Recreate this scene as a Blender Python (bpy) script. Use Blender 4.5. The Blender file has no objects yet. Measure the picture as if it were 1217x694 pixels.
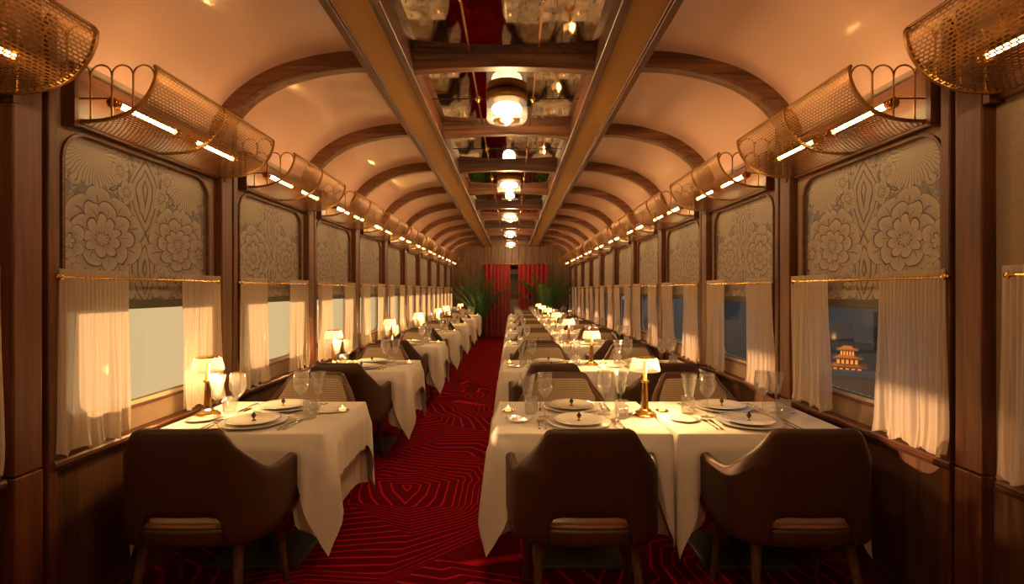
import bpy, bmesh, math, random
from mathutils import Vector, Matrix
R = random.Random(7)
PI = math.pi
S = bpy.context.scene
COL = S.collection

# ------------------------------------------------------------------ camera, world, sun, exposure
cam = bpy.data.cameras.new('camera'); cam_o = bpy.data.objects.new('camera', cam); COL.objects.link(cam_o)
cam.sensor_width = 36.0; cam.lens = 36.0 * 602 / 1217; cam.shift_y = -2 / 1217; cam.clip_start = .05; cam.clip_end = 2000
cam_o.location = (0, 0, 1.45); cam_o.rotation_euler = (PI / 2, 0, 0)
S.camera = cam_o
S.view_settings.view_transform = 'Standard'; S.view_settings.look = 'None'; S.view_settings.gamma = 1
S.view_settings.use_curve_mapping = False
S.view_settings.exposure = 0.0
S.cycles.max_bounces = 8; S.cycles.transparent_max_bounces = 24; S.cycles.diffuse_bounces = 4; S.cycles.glossy_bounces = 4
S.cycles.transmission_bounces = 6; S.cycles.sample_clamp_indirect = 4.0
S.cycles.caustics_reflective = False; S.cycles.caustics_refractive = False

SKY_WARM = (.76, .52, .25); SKY_BLUE = (.085, .125, .22); SKY_STRENGTH = 1.0
SUN_STRENGTH = 6.8; SUN_COLOR = (1.0, .55, .27); SUN_DIR = Vector((3.67, -.37, -.36))
TABLE_LAMP_W = 21.0; CEILING_LAMP_W = 40.0; RACK_TUBE_E = 38.0
LAMP_COLOR = (1.0, .56, .20)

W = bpy.data.worlds.new('world'); S.world = W; W.use_nodes = True
nt = W.node_tree; nt.nodes.clear()
tc = nt.nodes.new('ShaderNodeTexCoord'); sp = nt.nodes.new('ShaderNodeSeparateXYZ')
nt.links.new(tc.outputs['Generated'], sp.inputs[0])
mr = nt.nodes.new('ShaderNodeMapRange'); mr.inputs[1].default_value = -.35; mr.inputs[2].default_value = .35
nt.links.new(sp.outputs[0], mr.inputs[0])
mx = nt.nodes.new('ShaderNodeMix'); mx.data_type = 'RGBA'
nt.links.new(mr.outputs[0], mx.inputs['Factor'])
mx.inputs['A'].default_value = SKY_WARM + (1,); mx.inputs['B'].default_value = SKY_BLUE + (1,)
bg = nt.nodes.new('ShaderNodeBackground'); bg.inputs[1].default_value = SKY_STRENGTH
nt.links.new(mx.outputs['Result'], bg.inputs[0])
wo = nt.nodes.new('ShaderNodeOutputWorld'); nt.links.new(bg.outputs[0], wo.inputs[0])

sun = bpy.data.lights.new('sun', 'SUN'); sun.energy = SUN_STRENGTH; sun.color = SUN_COLOR; sun.angle = math.radians(1.2)
sun_o = bpy.data.objects.new('sun', sun); COL.objects.link(sun_o)
sun_o.rotation_euler = SUN_DIR.to_track_quat('-Z', 'Y').to_euler(); sun_o.location = (-20, 4, 5)

# ------------------------------------------------------------------ geometry helpers
class MB:
    """collects vertices and faces; build() links them as one mesh object"""
    def __init__(s): s.v = []; s.f = []; s.sm = []
    def add(s, vs, fs, smooth=False, M=None):
        b = len(s.v)
        s.v += [tuple(M @ Vector(p)) if M else tuple(p) for p in vs]
        s.f += [tuple(i + b for i in f) for f in fs]; s.sm += [smooth] * len(fs)
        return s
    def box(s, x0, x1, y0, y1, z0, z1, M=None):
        x0, x1 = min(x0, x1), max(x0, x1)
        vs = [(x, y, z) for x in (x0, x1) for y in (y0, y1) for z in (z0, z1)]
        return s.add(vs, [(0, 1, 3, 2), (4, 6, 7, 5), (0, 4, 5, 1), (2, 3, 7, 6), (0, 2, 6, 4), (1, 5, 7, 3)], False, M)
    def grid(s, rows, close_u=False, close_v=False, smooth=True, M=None):
        n = len(rows); m = len(rows[0]); vs = [p for r in rows for p in r]; fs = []
        for i in range(n if close_v else n - 1):
            for j in range(m if close_u else m - 1):
                a = i * m + j; b = i * m + (j + 1) % m; c = ((i + 1) % n) * m + (j + 1) % m; d = ((i + 1) % n) * m + j
                fs.append((a, b, c, d))
        return s.add(vs, fs, smooth, M)
    def lathe(s, prof, n=20, smooth=True, M=None, rx=1, ry=1):
        rows = [[(r * rx * math.cos(2 * PI * k / n), r * ry * math.sin(2 * PI * k / n), z) for k in range(n)] for r, z in prof]
        s.grid(rows, close_u=True, smooth=smooth, M=M)
        b = len(s.v)
        for idx, flip in ((0, True), (-1, False)):
            if prof[idx][0] > 1e-6:
                ring = rows[idx]; c = list(range(n))
                s.add(ring, [tuple(reversed(c)) if flip else tuple(c)], False, M)
        return s
    def tube(s, pts, r, n=8, smooth=True, cap=True):
        pts = [Vector(p) for p in pts]; rows = []
        rr = r if isinstance(r, (list, tuple)) else [r] * len(pts)
        up = None
        for i, p in enumerate(pts):
            t = (pts[min(i + 1, len(pts) - 1)] - pts[max(i - 1, 0)]).normalized()
            if up is None: up = t.orthogonal().normalized()
            up = (up - t * up.dot(t)).normalized(); w = t.cross(up)
            rows.append([tuple(p + (up * math.cos(2 * PI * k / n) + w * math.sin(2 * PI * k / n)) * rr[i]) for k in range(n)])
        s.grid(rows, close_u=True, smooth=smooth)
        if cap:
            s.add(rows[0], [tuple(reversed(range(n)))]); s.add(rows[-1], [tuple(range(n))])
        return s
    def build(s, name, mat, parent=None, loc=(0, 0, 0), rz=0):
        me = bpy.data.meshes.new(name); me.from_pydata(s.v, [], s.f)
        me.polygons.foreach_set('use_smooth', s.sm); me.update()
        o = bpy.data.objects.new(name, me); COL.objects.link(o)
        if mat: me.materials.append(mat)
        o.location = loc; o.rotation_euler = (0, 0, rz)
        if parent: o.parent = parent
        return o

def bevel(o, w, seg=2):
    bm = bmesh.new(); bm.from_mesh(o.data)
    bmesh.ops.remove_doubles(bm, verts=bm.verts, dist=1e-5)
    bmesh.ops.bevel(bm, geom=list(bm.edges), offset=w, segments=seg, affect='EDGES', profile=.5)
    bm.to_mesh(o.data); bm.free(); return o
def empty(name, loc=(0, 0, 0), rz=0):
    o = bpy.data.objects.new(name, None); COL.objects.link(o); o.location = loc; o.rotation_euler = (0, 0, rz)
    o.empty_display_size = .1; return o
def tag(o, label, cat, group=None, kind=None):
    o['label'] = label; o['category'] = cat
    if group: o['group'] = group
    if kind: o['kind'] = kind
    return o
def struct(o): o['kind'] = 'structure'; return o
def kids(o): return KID.get(o.name, [])
KID = {}
def freeze(root):
    """remember the children of a prototype so that copies are cheap"""
    ch = [c for c in COL.objects if c.parent == root]
    KID[root.name] = ch
    for c in ch: KID[c.name] = [g for g in COL.objects if g.parent == c]
    return root
def dup(root, loc, rz, label, group=None):
    r = root.copy(); COL.objects.link(r); r.location = loc; r.rotation_euler = (0, 0, rz); r['label'] = label
    if group: r['group'] = group
    for ch in kids(root):
        c = ch.copy(); COL.objects.link(c); c.parent = r
        for g in kids(ch):
            d = g.copy(); COL.objects.link(d); d.parent = c
    return r
def put(proto, loc, rz, label, group=None, used=set()):
    """the first call moves the prototype itself, later ones copy it"""
    if proto.name not in used:
        used.add(proto.name); proto.location = loc; proto.rotation_euler = (0, 0, rz); proto['label'] = label
        if group: proto['group'] = group
        return proto
    return dup(proto, loc, rz, label, group)
def catmull(pts, n=6):
    out = []
    for i in range(len(pts) - 1):
        p0 = pts[max(i - 1, 0)]; p1 = pts[i]; p2 = pts[i + 1]; p3 = pts[min(i + 2, len(pts) - 1)]
        for k in range(n):
            t = k / n
            out.append(tuple(.5 * ((2 * b) + (-a + c) * t + (2 * a - 5 * b + 4 * c - d) * t * t + (-a + 3 * b - 3 * c + d) * t ** 3)
                             for a, b, c, d in zip(p0, p1, p2, p3)))
    out.append(tuple(pts[-1])); return out
def lerp(a, b, t): return a + (b - a) * t
def sstep(a, b, x):
    t = max(0, min(1, (x - a) / (b - a))); return t * t * (3 - 2 * t)
def table_fn(pts, x):
    for (x0, y0), (x1, y1) in zip(pts, pts[1:]):
        if x <= x1: return lerp(y0, y1, max(0, (x - x0) / (x1 - x0)))
    return pts[-1][1]

# ------------------------------------------------------------------ materials
class NT:
    def __init__(s, name):
        s.m = bpy.data.materials.new(name); s.m.use_nodes = True; s.t = s.m.node_tree; s.t.nodes.clear()
        s.out = s.n('ShaderNodeOutputMaterial')
    def n(s, t, **kw):
        x = s.t.nodes.new(t)
        for k, v in kw.items(): setattr(x, k, v)
        return x
    def l(s, a, b): s.t.links.new(a, b)
    def inp(s, node, key, v):
        if hasattr(v, 'is_linked') or isinstance(v, bpy.types.NodeSocket): s.l(v, node.inputs[key])
        else: node.inputs[key].default_value = v
    def math(s, op, a, b=None, c=None, clamp=False):
        x = s.n('ShaderNodeMath', operation=op, use_clamp=clamp)
        s.inp(x, 0, a)
        if b is not None: s.inp(x, 1, b)
        if c is not None: s.inp(x, 2, c)
        return x.outputs[0]
    def coords(s, scale=(1, 1, 1), loc=(0, 0, 0)):
        c = s.n('ShaderNodeTexCoord'); m = s.n('ShaderNodeMapping')
        m.inputs['Scale'].default_value = scale; m.inputs['Location'].default_value = loc
        s.l(c.outputs['Object'], m.inputs[0]); return m.outputs[0]
    def noise(s, vec, scale, detail=3, rough=.5, dist=0):
        x = s.n('ShaderNodeTexNoise'); s.inp(x, 'Vector', vec); s.inp(x, 'Scale', scale); s.inp(x, 'Detail', detail)
        s.inp(x, 'Roughness', rough); s.inp(x, 'Distortion', dist); return x.outputs[0]
    def ramp(s, f, stops):
        x = s.n('ShaderNodeValToRGB'); s.l(f, x.inputs[0]); e = x.color_ramp.elements
        while len(e) < len(stops): e.new(.5)
        for q, (p, c) in zip(e, stops): q.position = p; q.color = tuple(c) + (1,)
        return x.outputs[0]
    def mix(s, f, a, b):
        x = s.n('ShaderNodeMix', data_type='RGBA'); s.inp(x, 'Factor', f)
        s.inp(x, 'A', a if not isinstance(a, tuple) else a + (1,)); s.inp(x, 'B', b if not isinstance(b, tuple) else b + (1,))
        return x.outputs['Result']
    def bump(s, h, strength=.2, dist=.01):
        x = s.n('ShaderNodeBump'); s.inp(x, 'Height', h); s.inp(x, 'Strength', strength); s.inp(x, 'Distance', dist); return x.outputs[0]
    def pbr(s, col, rough=.5, metal=0, normal=None, **kw):
        x = s.n('ShaderNodeBsdfPrincipled')
        s.inp(x, 'Base Color', col + (1,) if isinstance(col, tuple) else col); s.inp(x, 'Roughness', rough); s.inp(x, 'Metallic', metal)
        if normal is not None: s.l(normal, x.inputs['Normal'])
        for k, v in kw.items(): s.inp(x, k.replace('_', ' '), v)
        s.l(x.outputs[0], s.out.inputs[0]); return x

def wood(name, dark, light, axis=2, rough=.38, fine=1.0):
    t = NT(name); sc = [26, 26, 26]; sc[axis] = 1.6
    v = t.coords(tuple(q * fine for q in sc))
    n1 = t.noise(v, 1.0, 5, .62, .6)
    sc2 = [150, 150, 150]; sc2[axis] = 4
    n2 = t.noise(t.coords(tuple(sc2)), 1.0, 2)
    f = t.math('ADD', t.math('MULTIPLY', n1, .75), t.math('MULTIPLY', n2, .25))
    c = t.ramp(f, [(.34, dark), (.62, light)])
    t.pbr(c, rough, 0, t.bump(f, .25, .003)); return t.m
def plain(name, col, rough=.5, metal=0, noise_amt=.12, nscale=30, bump=.1, **kw):
    t = NT(name); n = t.noise(t.coords(), nscale, 3)
    c = t.mix(n, tuple(q * (1 - noise_amt) for q in col), tuple(min(1, q * (1 + noise_amt)) for q in col))
    t.pbr(c, rough, metal, t.bump(n, bump, .002), **kw); return t.m
def weave(name, a, b, scale, rough=.85, bump=.4, sheen=0):
    t = NT(name); v = t.coords()
    s3 = t.n('ShaderNodeSeparateXYZ'); t.l(v, s3.inputs[0])
    hx = t.math('ADD', s3.outputs[0], s3.outputs[1])
    w1 = t.math('SINE', t.math('MULTIPLY', hx, scale)); w2 = t.math('SINE', t.math('MULTIPLY', s3.outputs[2], scale))
    f = t.math('MULTIPLY_ADD', t.math('MULTIPLY', w1, w2), .5, .5)
    nz = t.noise(v, 60, 3); f2 = t.math('ADD', t.math('MULTIPLY', f, .5), t.math('MULTIPLY', nz, .5))
    t.pbr(t.mix(f2, a, b), rough, 0, t.bump(f2, bump, .002)); return t.m
def glow(name, col, e, base=None):
    t = NT(name); x = t.pbr(base or col, .5); t.inp(x, 'Emission Color', col + (1,)); t.inp(x, 'Emission Strength', e); return t.m

M = {}
M['post'] = wood('mahogany_upright', (.036, .010, .003), (.165, .050, .017), 2, .48)
M['wood_y'] = wood('mahogany_lengthwise', (.038, .012, .004), (.17, .058, .021), 1, .45)
M['wood_x'] = wood('mahogany_crosswise', (.05, .017, .006), (.22, .085, .032), 0, .45)
M['panel'] = wood('wainscot_veneer', (.032, .012, .005), (.125, .052, .021), 2, .45, .8)
M['leg'] = wood('walnut_leg', (.05, .025, .012), (.17, .09, .045), 2, .3, 2)
M['end_wood'] = wood('end_wall_veneer', (.06, .028, .012), (.2, .1, .045), 2, .5)
M['dark'] = plain('dark_recess', (.012, .01, .008), .7)
M['linen'] = weave('linen_wall_fabric', (.23, .155, .10), (.41, .30, .205), 700, .9, .5)
M['frame'] = plain('cream_window_frame', (.62, .52, .40), .4)
M['brass'] = plain('polished_brass', (.85, .53, .17), .18, 1.0, .06, 40, .03)
M['brass_dark'] = plain('aged_brass', (.36, .19, .06), .4, 1.0, .15, 60, .05)
M['gold_band'] = plain('ochre_band', (.40, .20, .035), .5, .2, .08, 8, .05)
M['leather'] = plain('brown_leather', (.062, .026, .010), .45, 0, .12, 220, .12)
M['leather_seat'] = plain('tan_leather', (.30, .13, .05), .35, 0, .1, 220, .1)
M['porcelain'] = plain('white_porcelain', (.80, .76, .69), .15, 0, .02, 5, 0, Coat_Weight=.4)
M['silver'] = plain('table_silver', (.75, .68, .58), .2, 1.0, .04, 30, .02)
M['steel'] = plain('grey_green_steel', (.10, .11, .085), .5, .3)
M['marker'] = plain('dark_diamond_marker', (.06, .025, .012), .4)
M['palm'] = plain('palm_leaf', (.055, .15, .04), .45, 0, .35, 6, .1)
M['pot'] = plain('plant_pot', (.10, .05, .03), .5)
M['gasket'] = plain('blind_hem_bar', (.10, .095, .06), .5)

# glossy copper-pink lacquer of the vault
t = NT('vault_lacquer'); nz = t.noise(t.coords(), 1.1, 2)
t.pbr(t.mix(nz, (.62, .375, .285), (.68, .42, .325)), .2, 0, t.bump(t.noise(t.coords(), 3.0, 2), .12, .03), Coat_Weight=.6, Coat_Roughness=.07); M['vault'] = t.m
# antique mirror
t = NT('antique_mirror'); v = t.coords()
n1 = t.noise(v, 9, 6, .7); f = t.ramp(n1, [(.38, (.30, .24, .18)), (.55, (.54, .46, .37))])
t.pbr(f, .035, 1.0, t.bump(t.noise(v, 4, 1), .02, .02)); M['mirror'] = t.m
# window glass
def clear_glass(name, tint, ior_fac=1.0, rough=.02, base=.04, haze=0):
    t = NT(name); tr = t.n('ShaderNodeBsdfTransparent'); tr.inputs[0].default_value = tint + (1,)
    gl = t.n('ShaderNodeBsdfGlossy'); gl.inputs['Roughness'].default_value = rough
    fr = t.n('ShaderNodeLayerWeight'); fr.inputs[0].default_value = .25
    f = t.math('MULTIPLY_ADD', fr.outputs['Facing'], ior_fac, base, clamp=True)
    mx = t.n('ShaderNodeMixShader'); t.l(f, mx.inputs[0]); t.l(tr.outputs[0], mx.inputs[1]); t.l(gl.outputs[0], mx.inputs[2])
    if haze:
        dd = t.n('ShaderNodeBsdfTranslucent'); dd.inputs[0].default_value = (1, 1, 1, 1); m3 = t.n('ShaderNodeMixShader'); m3.inputs[0].default_value = haze
        t.l(mx.outputs[0], m3.inputs[1]); t.l(dd.outputs[0], m3.inputs[2]); t.l(m3.outputs[0], t.out.inputs[0])
    else: t.l(mx.outputs[0], t.out.inputs[0])
    return t
M['pane'] = clear_glass('window_glass', (.93, .95, .93), .06, .02, .02).m
M['glass'] = clear_glass('clear_table_glass', (.99, .985, .97), .6, .05, .07, .075).m
t = clear_glass('cut_glass', (.99, .98, .96), .5, .08, .10, .10)
vo = t.n('ShaderNodeTexVoronoi'); vo.feature = 'DISTANCE_TO_EDGE'; t.l(t.coords(), vo.inputs['Vector']); vo.inputs['Scale'].default_value = 75
bp = t.bump(t.math('MINIMUM', vo.outputs[0], .25), .9, .02)
for nd in t.t.nodes:
    if nd.type in ('BSDF_GLOSSY', 'LAYER_WEIGHT'): t.l(bp, nd.inputs['Normal'])
M['cut'] = t.m
# sheer curtains: light passes through the threads
t = NT('sheer_voile'); s3 = t.n('ShaderNodeSeparateXYZ'); t.l(t.coords(), s3.inputs[0])
th = t.math('MULTIPLY_ADD', t.math('SINE', t.math('MULTIPLY', s3.outputs[1], 520)), .04, .17)
df = t.n('ShaderNodeBsdfDiffuse'); df.inputs[0].default_value = (.80, .68, .55, 1)
tl = t.n('ShaderNodeBsdfTranslucent'); tl.inputs[0].default_value = (.86, .74, .58, 1)
tr = t.n('ShaderNodeBsdfTransparent')
m1 = t.n('ShaderNodeMixShader'); m1.inputs[0].default_value = .45; t.l(df.outputs[0], m1.inputs[1]); t.l(tl.outputs[0], m1.inputs[2])
m2 = t.n('ShaderNodeMixShader'); t.l(th, m2.inputs[0]); t.l(m1.outputs[0], m2.inputs[1]); t.l(tr.outputs[0], m2.inputs[2])
t.l(m2.outputs[0], t.out.inputs[0]); M['sheer'] = t.m
# white table linen
t = NT('white_table_linen'); n1 = t.noise(t.coords(), 14, 4); n2 = t.noise(t.coords((1, 1, 1)), 400, 2)
t.pbr(t.mix(n1, (.80, .74, .64), (.86, .80, .71)), .85, 0, t.bump(t.math('ADD', n1, t.math('MULTIPLY', n2, .2)), .25, .01)); M['cloth'] = t.m
# woven cane back
t = NT('woven_chair_fabric'); vv = t.coords(); s3 = t.n('ShaderNodeSeparateXYZ'); t.l(vv, s3.inputs[0])
a = t.math('SINE', t.math('MULTIPLY', t.math('ADD', s3.outputs[0], s3.outputs[2]), 210)); b = t.math('SINE', t.math('MULTIPLY', t.math('SUBTRACT', s3.outputs[0], s3.outputs[2]), 210))
f = t.math('GREATER_THAN', t.math('MULTIPLY', a, b), .25)
t.pbr(t.mix(f, (.34, .255, .17), (.11, .078, .05)), .75, 0, t.bump(f, .4, .002)); M['woven'] = t.m
# red velvet
t = NT('red_velvet'); n1 = t.noise(t.coords((30, 30, 1)), 1, 2)
t.pbr(t.mix(n1, (.24, .003, .005), (.38, .007, .009)), .7, Sheen_Weight=.3); M['velvet'] = t.m
# glowing shade of the table lamps
t = NT('lit_pleated_shade'); s3 = t.n('ShaderNodeSeparateXYZ'); t.l(t.coords(), s3.inputs[0])
zz = t.n('ShaderNodeMapRange'); t.l(s3.outputs[2], zz.inputs[0]); zz.inputs[1].default_value = .25; zz.inputs[2].default_value = .325; zz.inputs[3].default_value = 1.0; zz.inputs[4].default_value = .6
x = t.pbr((.8, .6, .35), .5); t.inp(x, 'Emission Color', (1, .66, .26, 1)); t.l(zz.outputs[0], x.inputs['Emission Strength'])
trn = t.n('ShaderNodeBsdfTransparent'); trn.inputs[0].default_value = (1, .8, .5, 1); mxs = t.n('ShaderNodeMixShader'); mxs.inputs[0].default_value = .24
t.l(x.outputs[0], mxs.inputs[1]); t.l(trn.outputs[0], mxs.inputs[2]); t.l(mxs.outputs[0], t.out.inputs[0]); M['shade'] = t.m
M['tube'] = glow('lit_tube', (1, .62, .24), RACK_TUBE_E)
M['bulb'] = glow('lit_ceiling_core', (1, .78, .48), 5)
M['flame'] = glow('candle_flame', (1, .5, .12), 14)
M['wax'] = glow('lit_tealight_wax', (1, .55, .18), 1.1)
# carpet: contour lines of a facetted field
t = NT('red_contour_carpet'); at = t.n('ShaderNodeAttribute'); at.attribute_name = 'field'
fr = t.math('FRACT', at.outputs['Fac']); d = t.math('ABSOLUTE', t.math('SUBTRACT', fr, .5))
ln = t.n('ShaderNodeMapRange'); t.l(d, ln.inputs[0]); ln.inputs[1].default_value = .38; ln.inputs[2].default_value = .46
pile = t.noise(t.coords(), 500, 2)
base = t.mix(pile, (.105, .0012, .005), (.18, .0025, .008)); line = t.mix(pile, (.50, .006, .014), (.72, .012, .022))
t.pbr(t.mix(ln.outputs[0], base, line), .95, 0, t.bump(pile, .5, .004), Specular_IOR_Level=.05); M['carpet'] = t.m

# blind: line-drawn peonies, leaves and scrolls, mirrored about the middle
def blind_material():
    t = NT('peony_blind_print'); s3 = t.n('ShaderNodeSeparateXYZ'); wob = t.coords()
    nz = t.n('ShaderNodeTexNoise'); t.l(wob, nz.inputs[0]); nz.inputs['Scale'].default_value = 6; nz.inputs['Detail'].default_value = 2
    nv = t.n('ShaderNodeSeparateXYZ'); t.l(nz.outputs['Color'], nv.inputs[0])
    t.l(wob, s3.inputs[0])
    dy = t.math('MULTIPLY', t.math('SUBTRACT', nv.outputs[0], .5), .085); dz = t.math('MULTIPLY', t.math('SUBTRACT', nv.outputs[1], .5), .085)
    y = t.math('ADD', t.math('ABSOLUTE', s3.outputs[1]), dy); z = t.math('ADD', s3.outputs[2], dz)
    def line(f, w):    # thin dark line where fract(f) is near 0
        q = t.math('ABSOLUTE', t.math('SUBTRACT', t.math('FRACT', f), .5))
        return t.math('GREATER_THAN', q, .5 - w)
    col = None
    # background: scrolling stems and leaves
    n3 = t.noise(t.coords(), 4.5, 1.5, .5, 1.2)
    yy = t.n('ShaderNodeCombineXYZ'); t.l(y, yy.inputs[1]); t.l(z, yy.inputs[2])
    n3 = t.n('ShaderNodeTexNoise'); t.l(yy.outputs[0], n3.inputs[0]); n3.inputs['Scale'].default_value = 5; n3.inputs['Detail'].default_value = 1; n3.inputs['Distortion'].default_value = 1.6
    sc = t.math('MULTIPLY', n3.outputs[0], 13)
    col = t.mix(line(sc, .09), (.42, .355, .30), (.13, .125, .125))
    patch = t.math('GREATER_THAN', n3.outputs[0], .565)
    col = t.mix(t.math('MULTIPLY', patch, .75), col, (.18, .19, .21))
    vo = t.n('ShaderNodeTexVoronoi'); vo.feature = 'DISTANCE_TO_EDGE'; t.l(yy.outputs[0], vo.inputs['Vector']); vo.inputs['Scale'].default_value = 17
    vl = t.math('LESS_THAN', vo.outputs['Distance'], .035)
    col = t.mix(t.math('MULTIPLY', vl, .8), col, (.15, .135, .125))
    # central lens-shaped column
    zc = t.math('ABSOLUTE', t.math('SINE', t.math('MULTIPLY', s3.outputs[2], 8.2)))
    ln2 = t.math('MULTIPLY', t.math('SUBTRACT', y, t.math('MULTIPLY', zc, .085)), 26)
    inside = t.math('LESS_THAN', y, t.math('MULTIPLY_ADD', zc, .075, .03))
    cc = t.mix(line(ln2, .12), (.40, .345, .29), (.14, .13, .13))
    col = t.mix(inside, col, cc)
    def flower(cy, cz, rad, n, rings, col, tall=1.0, ph=0):
        a = t.math('SUBTRACT', y, cy); b = t.math('DIVIDE', t.math('SUBTRACT', z, cz), tall)
        r = t.math('SQRT', t.math('ADD', t.math('MULTIPLY', a, a), t.math('MULTIPLY', b, b))); th = t.math('ARCTAN2', b, a)
        rr = t.math('DIVIDE', r, rad)
        ring = t.math('FLOOR', t.math('MULTIPLY', rr, rings))
        pet = t.math('ABSOLUTE', t.math('SINE', t.math('MULTIPLY_ADD', th, n / 2, t.math('MULTIPLY_ADD', ring, 1.57, ph))))
        # scalloped rings: petal tips bulge outwards
        rs = t.math('SUBTRACT', t.math('MULTIPLY', rr, rings), t.math('MULTIPLY', t.math('SQRT', pet), .62))
        l1 = line(rs, .055)
        side = t.math('LESS_THAN', pet, .10)
        m = t.math('LESS_THAN', t.math('SUBTRACT', rr, t.math('MULTIPLY', t.math('SQRT', pet), .62 / rings)), 1.0)
        fr_ = t.math('FRACT', rs)
        c = t.mix(fr_, (.34, .30, .27), (.47, .40, .335))
        vein = t.math('MULTIPLY', line(t.math('MULTIPLY', th, 9), .07), t.math('LESS_THAN', fr_, .45))
        c = t.mix(t.math('MULTIPLY', vein, .5), c, (.25, .21, .17))
        c = t.mix(t.math('MAXIMUM', l1, t.math('MULTIPLY', side, .7)), c, (.10, .09, .088))
        return t.mix(m, col, c)
    col = flower(.27, -.05, .215, 9, 3, col, .85)
    col = flower(.47, -.30, .09, 7, 2, col)
    col = flower(.14, -.28, .055, 5, 1, col); col = flower(.46, -.08, .06, 5, 1, col)
    # big feathery bloom above
    a = t.math('SUBTRACT', y, .34); b = t.math('SUBTRACT', z, .33)
    r = t.math('SQRT', t.math('ADD', t.math('MULTIPLY', a, a), t.math('MULTIPLY', b, b))); th = t.math('ARCTAN2', b, a)
    jag = t.math('MULTIPLY', t.math('ABSOLUTE', t.math('SINE', t.math('MULTIPLY', th, 8))), .03)
    m = t.math('LESS_THAN', r, t.math('ADD', jag, .15))
    c = t.mix(line(t.math('MULTIPLY_ADD', th, 7.5, t.math('MULTIPLY', r, 4)), .10), (.45, .385, .32), (.17, .155, .145))
    col = t.mix(m, col, c)
    col = flower(.12, .20, .04, 5, 1, col); col = flower(.17, .30, .04, 5, 1, col)
    t.pbr(col, .85, 0, t.bump(t.noise(t.coords(), 300, 1), .2, .002)); return t.m
M['blind'] = blind_material()

# ------------------------------------------------------------------ the carriage shell
CX = -.04                      # middle of the carriage
PW = 1.40; Z0 = 3.27           # window pitch and the near edge of the second visible post
BAYS = range(-3, 9)
Y_BACK = -1.75; Y_END = 16.05
def bay_y(k): return Z0 + PW * k
HALF = 1.90                    # wall face from the middle
WALLX = {'left': CX - HALF + .015, 'right': CX + HALF - .015}
SG = {'left': -1, 'right': 1}
WIN = (.29, 1.33, .858, 2.15, .13)          # window opening in a bay: y0, y1, z0, z1, corner radius
LEDGE_Z = .75; WALL_TOP = 2.55

def rrect(y0, y1, z0, z1, r, n=7):
    pts = []
    for cy, cz, a0 in ((y1 - r, z1 - r, 0), (y0 + r, z1 - r, 90), (y0 + r, z0 + r, 180), (y1 - r, z0 + r, 270)):
        for k in range(n + 1):
            a = math.radians(a0 + 90 * k / n); pts.append((cy + r * math.cos(a), cz + r * math.sin(a)))
    return pts

floor_o = None
def make_floor():
    """a jittered triangulation; every point carries a height so that the contours kink like the woven lines"""
    rr = random.Random(11); nx, ny = 12, 50; x0, x1 = -2.0, 2.0; y0, y1 = Y_BACK - .2, Y_END + 1.2
    vs = []; fl = []
    for j in range(ny + 1):
        for i in range(nx + 1):
            jx = 0 if i in (0, nx) else rr.uniform(-.11, .11); jy = 0 if j in (0, ny) else rr.uniform(-.12, .12)
            x = lerp(x0, x1, i / nx) + jx; y = lerp(y0, y1, j / ny) + jy
            vs.append((x, y, 0))
            h = 10 * math.sin(x * 1.6 + math.sin(y * .9) * 1.5) + 9.5 * math.sin(y * 1.35 + 1.3 * math.sin(x * 1.1 + .7)) + rr.uniform(-2.2, 2.2)
            fl.append(h)
    fs = []
    for j in range(ny):
        for i in range(nx):
            a = j * (nx + 1) + i; b = a + 1; c = b + nx + 1; d = a + nx + 1
            if rr.random() < .5: fs += [(a, b, c), (a, c, d)]
            else: fs += [(a, b, d), (b, c, d)]
    mb = MB(); mb.add(vs, fs); o = mb.build('floor', M['carpet'])
    at = o.data.attributes.new('field', 'FLOAT', 'POINT'); at.data.foreach_set('value', fl)
    return struct(o)
make_floor()

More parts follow.
